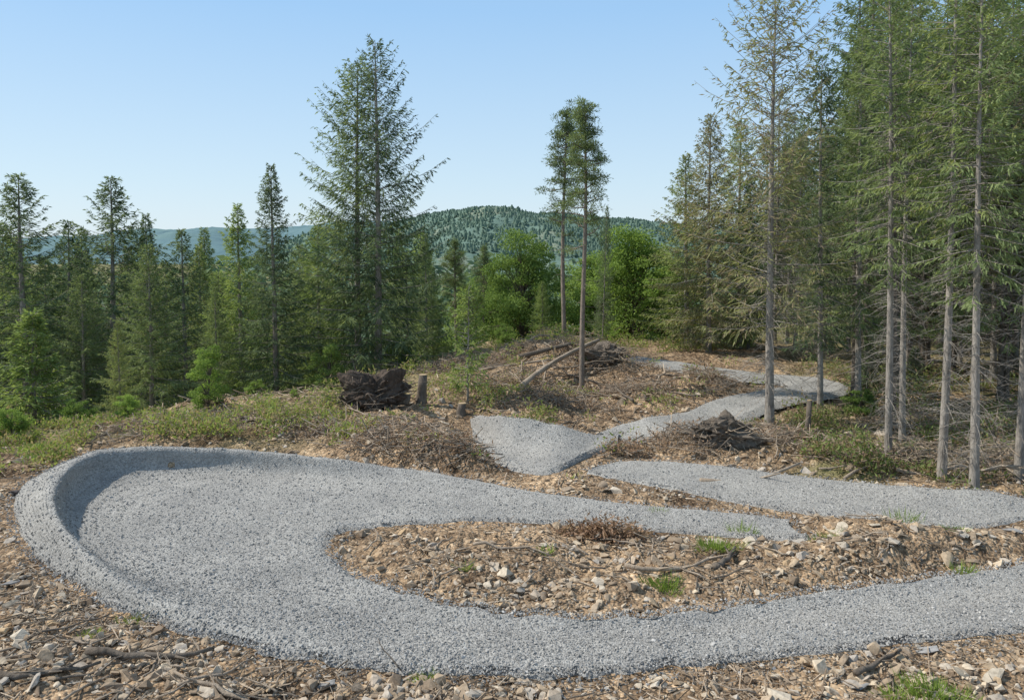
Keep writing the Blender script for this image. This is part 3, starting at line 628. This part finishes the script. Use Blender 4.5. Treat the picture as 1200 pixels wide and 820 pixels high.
# individual stones
RM = []
for V, T in HU:
    a = Acc(); a.add(V, None, T); RM.append(a.mesh('stone', M['rock']))
def rock(u, v, size, label, mat=None, group=None, flat=None, P=None):
    p = at(u, v) if P is None else P
    z = float(H([p[0]], [p[1]])[0][0])
    o = link('stone', random.choice(RM), None, mat); o.location = (p[0], p[1], z+size*.10); s = size
    o.scale = (s*random.uniform(.9, 1.3), s*random.uniform(.8, 1.1), s*(flat or random.uniform(.6, 1.1))); o.rotation_euler = (random.gauss(0, .22), random.gauss(0, .22), random.uniform(0, 6.28))
    tag(o, label, 'stone', group); return o
rk = [(757,783,.15,'lone grey stone on the near edge of the trail','rock_grey'),(20,577,.36,'dark rounded boulder left of the berm','rock_dark'),(592,678,.30,'pale flat slab in the middle of the island','rock_pale'),
 (936,640,.42,'pale slab right of the pointed end of the upper lane','rock_pale'),(985,632,.36,'tan slab in the rubble between the two right lanes','rock_pale'),(1040,628,.34,'pale block below the right lane','rock_pale'),
 (1098,742,.26,'pale flat stone just below the trail at lower right','rock_pale'),(1085,760,.22,'grey block under the pale flat stone at lower right','rock_grey'),(1165,790,.26,'tan flat stone near the lower right corner','rock_pale'),
 (30,760,.26,'tan jagged stone near the lower left corner','rock_pale'),(12,682,.22,'grey brown stone on the left edge below the berm','rock_grey'),(722,578,.3,'pale stone in rubble beneath the right lane start','rock_pale'),
 (1185,633,.34,'grey slab at right edge above the near lane','rock_grey'),(905,815,.34,'wide pale slab at the bottom edge right of centre','rock_pale'),(150,800,.2,'orange brown stone at the bottom left','rock'),
 (1010,800,.18,'grey stone beside the thick stick at lower right','rock_grey'),(880,642,.26,'tan stone left of the long pale slab','rock_pale'),(480,630,.18,'tan stone near the rounded tip of the island','rock_pale'),
 (380,800,.18,'grey flat stone at the bottom edge left of centre','rock_grey'),(640,812,.15,'brown stone at the bottom edge near centre','rock'),(245,750,.16,'tan stone tucked under the outer edge of the bend','rock_pale')]
for u, v, s, l, mt in rk: rock(u, v, s, l, M[mt])
regs = [((0,650,520,818), 95, 'angular tan stone in the loose rubble along the lower left', 'stones along the lower left', (.07, .18)),
        ((560,792,1200,818), 45, 'broken brown stone in the rubble along the bottom right', 'stones along the bottom right', (.07, .18)),
        ((400,620,900,715), 75, 'small broken stone scattered on the island inside the bend', 'stones on the island', (.07, .18)),
        ((900,618,1200,662), 40, 'tan stone in the rubble strip between the right lanes', 'stones between the right lanes', (.10, .28)),
        ((300,500,720,590), 25, 'small stone in the felled ground beyond the bend', 'stones beyond the bend', (.12, .25))]
for (u0, v0, u1, v1), n, l, gname, (s0, s1) in regs:
    c = 0; tr_ = 0
    while c < n and tr_ < 4000:
        tr_ += 1; u = random.uniform(u0, u1); v = random.uniform(v0, v1); p = at(u, v)
        if kd.find((p[0], p[1], 0))[2] < .22: continue
        rock(u, v, random.uniform(s0, s1)*(.8 if random.random() < .6 else 1.15), l, random.choice([None, None, M['rock_pale']]), gname, None, p); c += 1
# ------------------------------------------------------------------ branches, logs, stumps
def bent(u, v, L, r, ang, label, mat='twig', group=None, lift=.06, rise=0.0, name='fallen_branch', cat='branch', side=3, cut=False, P=None):
    p = at(u, v) if P is None else P
    s = np.linspace(-.5, .5, 7); k = random.uniform(-.12, .12)
    if cut: k *= .3
    X_ = np.cos(ang)*L*s-np.sin(ang)*L*k*(1-4*s*s); Y_ = np.sin(ang)*L*s+np.cos(ang)*L*k*(1-4*s*s)
    z0 = H(p[0]+X_, p[1]+Y_)[0]; zb = np.polyval(np.polyfit(s, z0, 1), s)+lift+rise*(s+.5)*L
    zc = float(zb[3]); pts = np.stack([X_, Y_, zb-zc], 1)
    if not cut: pts += np.random.default_rng(int(u*7+v)).normal(0, .02, (7, 3))*L
    a = Acc(); tube(a, pts, np.linspace(r, r*.45 if not cut else r*.7, 7), 7 if r < .05 else 12, True, .08 if not cut else .02)
    for q in range(side):
        i = random.randint(2, 5); dv = np.array([math.cos(ang+random.choice([-1, 1])*.8), math.sin(ang+random.choice([-1, 1])*.8), random.uniform(-.05, .5)])
        sticks(a, pts[i:i+1], pts[i:i+1]+dv*L*random.uniform(.12, .3)*(.3 if cut else 1), r*.45, r*.15, 4)
    if cut:
        e = empty(name, (p[0], p[1], zc)); tag(e, label, cat, group); link('log_body', a.mesh('log_body', M[mat], True), e)
        for j, jn in ((0, 1), (6, 5)):
            dvec = nrm((pts[j]-pts[jn])[None])[0]; b = Acc(); rr_ = r*(.98 if j == 0 else .68)
            tube(b, np.array([pts[j]+dvec*.002, pts[j]+dvec*.012]), [rr_, rr_*.97], 12); link('cut_end', b.mesh('cut_end', M['cutwood']), e)
        return e
    o = link(name, a.mesh(name, M[mat], True)); o.location = (p[0], p[1], zc); tag(o, label, cat, group); return o
bent(1030, 778, .75, .035, .55, 'thick brown broken stick near the lower right corner', 'bark_dark')
bent(175, 772, 1.3, .045, .12, 'long dark branch lying along the lower left foreground', 'bark_dark')
bent(60, 800, .9, .035, .3, 'dark broken branch at the lower left corner', 'bark_dark')
bent(456, 780, .35, .009, 2.5, 'thin dark twig poking up from the near trail edge', 'bark_dark', rise=.6)
bent(250, 812, 1.0, .03, 2.8, 'brown branch lying at the bottom edge left of centre', 'twig')
bent(600, 655, 1.1, .025, -.25, 'slim grey branch lying across the island', 'twig')
bent(790, 667, 1.4, .035, .15, 'forked grey branch at the right of the island', 'twig', side=6)
bent(850, 660, .7, .05, .9, 'dark chunk of root at the right end of the island', 'bark_dark')
bent(520, 645, .6, .02, 1.2, 'short brown stick in the left part of the island', 'twig')
bent(662, 453, 6.6, .09, 1.14, 'long felled log slanting up the mound beneath the near pine', 'twig', name='felled_log', cat='log', cut=True, lift=.36, rise=.03)
bent(640, 436, 2.0, .09, .3, 'thick short log on top of the mound left of the pines', 'bark_dark', name='felled_log', cat='log', cut=True, lift=.25)
bent(600, 447, 2.6, .05, .2, 'pale log lying left of the pines on the mound', 'twig', name='felled_log', cat='log', cut=True, lift=.1)
bent(880, 560, 2.0, .05, .2, 'bare branch lying along the upper edge of the right lane', 'twig', side=6)
bent(1120, 560, 2.2, .04, -.2, 'dead branch lying at the feet of the right trunks', 'twig', side=8, rise=.1)
bent(340, 505, 2.0, .05, .1, 'grey branch lying on the left of the felled ground', 'twig')
bent(250, 508, 2.2, .05, .5, 'pale fallen stem in the scrub behind the berm', 'twig')
for (u0, v0, u1, v1), n, l, gname, (l0, l1) in [((0,660,520,818), 44, 'short broken stick in the rubble along the lower left', 'sticks along the lower left', (.25, .8)),
     ((400,620,900,712), 30, 'dry stick lying on the rubble island', 'sticks on the island', (.25, .7)), ((560,792,1200,818), 14, 'dry stick in the rubble along the bottom right', 'sticks along the bottom right', (.2, .5)),
     ((380,500,720,575), 44, 'dry branch in the felled ground beyond the bend', 'branches beyond the bend', (.6, 1.6)), ((560,415,900,480), 70, 'felled branch lying on the far mound', 'branches on the far mound', (.8, 2.4)),
     ((880,520,1200,575), 36, 'dead branch in the undergrowth beside the right lane', 'branches beside the right lane', (.6, 1.8)), ((900,618,1200,660), 12, 'stick in the rubble strip between the right lanes', 'sticks between the right lanes', (.3, .7)),
     ((100,495,400,524), 18, 'dry branch in the scrub behind the berm', 'branches behind the berm', (.5, 1.4))]:
    c = 0; tr_ = 0
    while c < n and tr_ < 3000:
        tr_ += 1; u = random.uniform(u0, u1); v = random.uniform(v0, v1); p = at(u, v); L = random.uniform(l0, l1)
        if kd.find((p[0], p[1], 0))[2] < .2+L*.5: continue
        bent(u, v, L, .006+.014*L*random.uniform(.5, 1.2), random.uniform(0, 3.14), l, random.choice(['twig', 'twig', 'bark_dark']), gname, .05, random.uniform(-.1, .15), P=p); c += 1
def rootplate(u, v, s, label, stub=None, mat='soil', hz=1.0, rm='bark_dark'):
    p = at(u, v); z = float(H([p[0]], [p[1]])[0][0]); e = empty('upturned_stump', (p[0], p[1], z)); tag(e, label, 'tree stump')
    bm = bmesh.new(); bmesh.ops.create_icosphere(bm, subdivisions=5, radius=1); V = np.array([q.co[:] for q in bm.verts]); T = np.array([[q.index for q in f.verts] for f in bm.faces]); bm.free()
    nn = 1+.75*fbm(V[:, 0]*1.6+5, V[:, 2]*1.6+V[:, 1], int(u), 4)+.35*fbm(V[:, 0]*6+V[:, 1]*3, V[:, 2]*6, 3+int(u), 3)
    V = V*nn[:, None]*[.62*s, .38*s, .48*s*hz]+[0, 0, .32*s*hz]; a = Acc(); a.add(V, None, T); link('root_mass', a.mesh('root_mass', M[mat], False), e)
    a = Acc(); n = 240; i = RG.integers(0, len(V), n); P0 = V[i]-(V[i]-[0, 0, .3*s*hz])*.15; dv = nrm(P0-[0, .2*s, .35*s*hz]+RG.normal(0, .4, (n, 3))*s)*[1.2, 1, .75*hz]; L = (RG.random(n)**2*.55+.1)[:, None]*s
    P1 = P0+dv*L*.5; P2 = P1+(dv+RG.normal(0, .6, (n, 3))*[1, 1, hz]-[0, 0, .3])*L*.5; sticks(a, P0, P1, .014*s, .009*s, 4); sticks(a, P1, P2, .009*s, .003*s, 3)
    link('roots', a.mesh('roots', M[rm]), e)
    if stub:
        a = Acc(); q = np.array([[.2*s, .1, .3*s*hz], [.2*s+stub[0]*.5, .1, .3*s*hz+stub[1]*.5], [.2*s+stub[0], .1, .3*s*hz+stub[1]]]); tube(a, q, [.14*s, .12*s, .11*s], 10, True, .06); link('stub', a.mesh('stub', M['bark_dark'], True), e)
rootplate(436, 492, 1.25, 'dark upturned root plate left of the clearing', (.7, -.1))
rootplate(846, 530, 1.1, 'grey upturned stump with roots right of the trail dip', (-.5, .05), 'bark_dark', .75, 'twig')
rootplate(706, 438, 1.0, 'dark root end lying by the pines at the top of the long log', None, 'bark_dark', .7, 'twig')
def stump(u, v, h, r, label):
    p = at(u, v); z = float(H([p[0]], [p[1]])[0][0]); e = empty('cut_stump', (p[0], p[1], z)); tag(e, label, 'tree stump')
    a = Acc(); tube(a, np.array([[0, 0, -.15], [0, 0, .06], [.02, 0, h*.5], [.04, 0, h]]), [r*1.5, r*1.2, r, r*.97], 12, True, .06); link('stump_body', a.mesh('stump_body', M['bark_dark'], True), e)
    a = Acc(); tube(a, np.array([[.04, 0, h+.003], [.04, 0, h+.02]]), [r*.93, r*.9], 12); link('cut_top', a.mesh('cut_top', M['cutwood']), e)
stump(494, 486, .7, .12, 'upright cut stump beside the upturned root plate')
stump(946, 512, .8, .06, 'thin cut stem by the browning spruce')
stump(540, 490, .3, .11, 'low cut stump below the slim sapling')
def brush(u, v, R_, h, n, label, mat='twig', P=None, lf=0, group=None):
    p = at(u, v) if P is None else P; z = float(H([p[0]], [p[1]])[0][0]); e = empty('brush_heap', (p[0], p[1], z)); tag(e, label, 'brush heap', group)
    a = Acc(); cl = RG.normal(0, .5*R_, (11, 2)); w_ = RG.integers(0, 11, n); xy = cl[w_]+RG.normal(0, .22*R_, (n, 2)); xy[:, 1] *= .75
    dd_ = np.linalg.norm(xy, axis=1)/R_; hz = h*np.exp(-dd_**2*1.3)*RG.random(n)*(.3+.9*((w_*37) % 10)/10)
    zg, dg = H(xy[:, 0]+p[0], xy[:, 1]+p[1]); ok = dg > .35
    c = np.stack([xy[:, 0], xy[:, 1], hz+.02+zg-z], 1)[ok]; n = len(c)
    dv = nrm(RG.normal(0, 1, (n, 3))*[1, 1, .3]); L = (.12+.8*RG.random(n)**2)[:, None]*min(1, R_)
    rr = .003+.014*RG.random(n)**2; m0 = c+RG.normal(0, .05, (n, 3))*[1, 1, .5]; sticks(a, c-dv*L/2, m0, rr, rr*.8, 3); sticks(a, m0, c+dv*L/2, rr*.8, rr*.4, 3)
    link('twigs', a.mesh('twigs', M[mat]), e)
    if lf:
        a = Acc(); i = RG.integers(0, n, lf); leaves(a, c[i]+RG.normal(0, .08, (lf, 3)), RG.normal(0, 1, (lf, 3)), RG.uniform(.05, .13, lf), .03, RG, 1.0); link('dry_fronds', a.mesh('dry_fronds', M['bracken']), e)
brush(535, 548, 1.3, .26, 420, 'brown brush heap on the bank before the middle bend', lf=600)
brush(475, 535, 1.3, .28, 400, 'wide heap of brush above the upper lane', lf=600)
brush(708, 532, .7, .28, 360, 'brush heap right of the middle bend', lf=500)
brush(716, 622, .6, .26, 260, 'rusty red bracken heap on the top edge of the island', 'bracken', lf=1600)
brush(805, 524, 1.2, .55, 700, 'tangled brush against the grey upturned stump', lf=900)
brush(600, 468, 1.9, .5, 700, 'brush heap on the near slope of the mound', lf=1100)
brush(670, 425, 2.1, .65, 700, 'heap of felled tops on the mound crest by the pines', lf=1100)
brush(750, 468, 1.6, .45, 700, 'brush spread below the far trail curve', lf=1000)
brush(560, 430, 1.9, .55, 700, 'brush heap on the left shoulder of the mound', lf=1000)
brush(650, 478, 1.5, .4, 560, 'brush spread at the foot of the mound by the middle bend', lf=800)
brush(720, 436, 1.8, .5, 620, 'brush heap right of the nearer tall pine', lf=700)
brush(830, 456, 1.3, .4, 520, 'brush between the two arms of the far lane', lf=500)
brush(1160, 548, 1.3, .9, 620, 'dry grey brush heaped around the rightmost trunks', lf=250)
brush(1070, 545, 1.2, .5, 550, 'low dry brush beneath the leaning grey trunk', lf=200)
brush(920, 520, 1.2, .4, 500, 'dry brush beside the browning spruce', lf=400)
brush(1000, 535, 1.3, .4, 500, 'dry brush between the browning spruce and the leaning trunk', lf=400)
brush(1110, 500, 2.0, .5, 600, 'fallen boughs lying back among the right trunks', lf=300)
brush(380, 512, 1.5, .3, 420, 'thin scatter of brush at the left of the felled ground', lf=300)
brush(270, 505, 1.6, .3, 420, 'dry brush in the scrub behind the middle of the berm', lf=300)
brush(170, 510, 1.4, .25, 360, 'dry brush in the scrub behind the left of the berm', lf=300)
# ------------------------------------------------------------------ grass and undergrowth
def tuft(u, v, r, n, L, label, group=None, mat='grass'):
    p = at(u, v); z = float(H([p[0]], [p[1]])[0][0]); a = Acc(); t = RG.uniform(0, 6.3, n); q = r*(RG.random(n)**.8)*(1+.35*np.sin(t*3+u)); P0 = np.stack([np.cos(t)*q, np.sin(t)*q*.7, 0*q-.02], 1)
    P0[:, 2] += H(P0[:, 0]+p[0], P0[:, 1]+p[1])[0]-z
    leaves(a, P0, np.stack([np.cos(t)*.6, np.sin(t)*.6, 1+0*t], 1)+RG.normal(0, .32, (n, 3)), RG.uniform(.4, 1.2, n)*L, .010, RG, 1.0)
    o = link('grass_tuft', a.mesh('grass_tuft', M[mat])); o.location = (p[0], p[1], z); tag(o, label, 'grass tuft', group)
tuft(1095, 812, .34, 750, .17, 'bright grass clump at the bottom right edge')
tuft(1050, 812, .16, 200, .14, 'small grass clump left of the bottom right clump')
tuft(778, 686, .26, 380, .15, 'bright grass clump low on the island')
tuft(838, 648, .28, 320, .22, 'tall grass clump right of centre on the island')
tuft(870, 622, .2, 120, .26, 'wispy green shoots at the top edge of the island')
tuft(1112, 630, .3, 300, .14, 'grass patch between the right lanes')
tuft(968, 636, .2, 180, .16, 'green sprig clump right of the upper lane end')
tuft(1126, 668, .14, 100, .2, 'thin green shoots on the far edge of the near lane')
tuft(545, 674, .12, 90, .12, 'tiny grass clump low left on the island')
tuft(640, 655, .1, 70, .12, 'tiny green sprig in the middle of the island')
tuft(155, 726, .2, 160, .1, 'low green weed under the left outer edge of the bend')
tuft(500, 792, .13, 110, .12, 'small green weed at the bottom left of centre')
tuft(770, 600, .12, 80, .16, 'small sprig beside the right lane start')
tuft(105, 752, .14, 100, .1, 'small weed in the lower left rubble')
tuft(40, 527, .6, 600, .22, 'bright grass beside the top left of the berm')
tuft(1060, 612, .22, 110, .3, 'thin tall shoots on the near side of the right lane')
acc = Acc()
def under(n, u0, u1, v0, v1, L, mask=True):
    x, y = screen_pts(n, v0, v1, u0, u1); z, d = H(x, y); k = (d > .3) & (y < 60)
    if mask: k &= RG.random(n) < sstep(-.1, .3, fbm(x/.7, y/.7, 55, 3))
    x, y, z = x[k], y[k], z[k]; n = len(x); hs = L*(.4+1.5*sstep(-.1, .5, fbm(x/1.5, y/1.5, 57, 2)))
    for j in range(18):
        o = RG.normal(0, .12, (n, 3))*[1, 1, .3]; hz = RG.random(n)*hs*1.4
        leaves(acc, np.stack([x, y, z+hz], 1)+o, RG.normal(0, .7, (n, 3))+[0, 0, .55], RG.uniform(.05, .14, n)*(1+sstep(15, 30, y)*.5), RG.uniform(.025, .05, n), RG, 1.0)
under(1900, -100, 440, 486, 526, .32); under(900, -120, 80, 508, 560, .26); under(900, 380, 700, 425, 500, .24); under(500, 560, 900, 425, 500, .16)
under(500, 560, 840, 404, 420, .25); under(260, 350, 760, 500, 560, .14)
tag(link('undergrowth', acc.mesh('undergrowth', M['under'])), 'low mixed green undergrowth and bilberry behind the berm and on the mound', 'undergrowth', kind='stuff')
acc = Acc()
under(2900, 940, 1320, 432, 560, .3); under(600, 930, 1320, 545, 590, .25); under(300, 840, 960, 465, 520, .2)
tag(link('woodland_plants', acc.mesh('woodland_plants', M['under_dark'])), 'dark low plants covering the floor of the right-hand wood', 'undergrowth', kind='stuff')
# ------------------------------------------------------------------ light
SUN = np.array([-.85, .15]); EL = math.radians(47)
w = bpy.data.worlds.new('World'); sc.world = w; w.use_nodes = True; nt = w.node_tree
bg = nt.nodes.get('Background'); sky = nt.nodes.new('ShaderNodeTexSky'); sky.sky_type = 'NISHITA'; sky.sun_disc = False
sky.sun_elevation = EL; sky.sun_rotation = math.atan2(SUN[0], SUN[1]); sky.air_density = 1.0; sky.dust_density = .8; sky.ozone_density = 1.0; sky.altitude = 150
nt.links.new(sky.outputs[0], bg.inputs[0]); bg.inputs[1].default_value = .14
tc = nt.nodes.new('ShaderNodeTexCoord'); sx = nt.nodes.new('ShaderNodeSeparateXYZ'); nt.links.new(tc.outputs['Generated'], sx.inputs[0])
gr = ramp(nt, sx.outputs[2], [(0, (.70, .83, .92)), (.08, (.60, .78, .92)), (.29, (.36, .61, .92)), (.6, (.31, .47, .69)), (1, (.30, .42, .60))])
bg2 = nt.nodes.new('ShaderNodeBackground'); nt.links.new(gr, bg2.inputs[0]); bg2.inputs[1].default_value = 1.05
mx = nt.nodes.new('ShaderNodeMixShader'); mx.inputs[0].default_value = .85
nt.links.new(bg.outputs[0], mx.inputs[1]); nt.links.new(bg2.outputs[0], mx.inputs[2]); nt.links.new(mx.outputs[0], nt.nodes['World Output'].inputs[0])
sl = bpy.data.lights.new('sun', 'SUN'); sl.energy = 5.0; sl.angle = math.radians(.5); sl.color = (1, .945, .85)
so = bpy.data.objects.new('sun', sl); COL.objects.link(so)
hv = SUN/np.linalg.norm(SUN)*math.cos(EL); so.rotation_euler = Vector((hv[0], hv[1], math.sin(EL))).to_track_quat('Z', 'Y').to_euler()
sc.view_settings.view_transform = 'Standard'; sc.view_settings.look = 'None'; sc.view_settings.exposure = 0
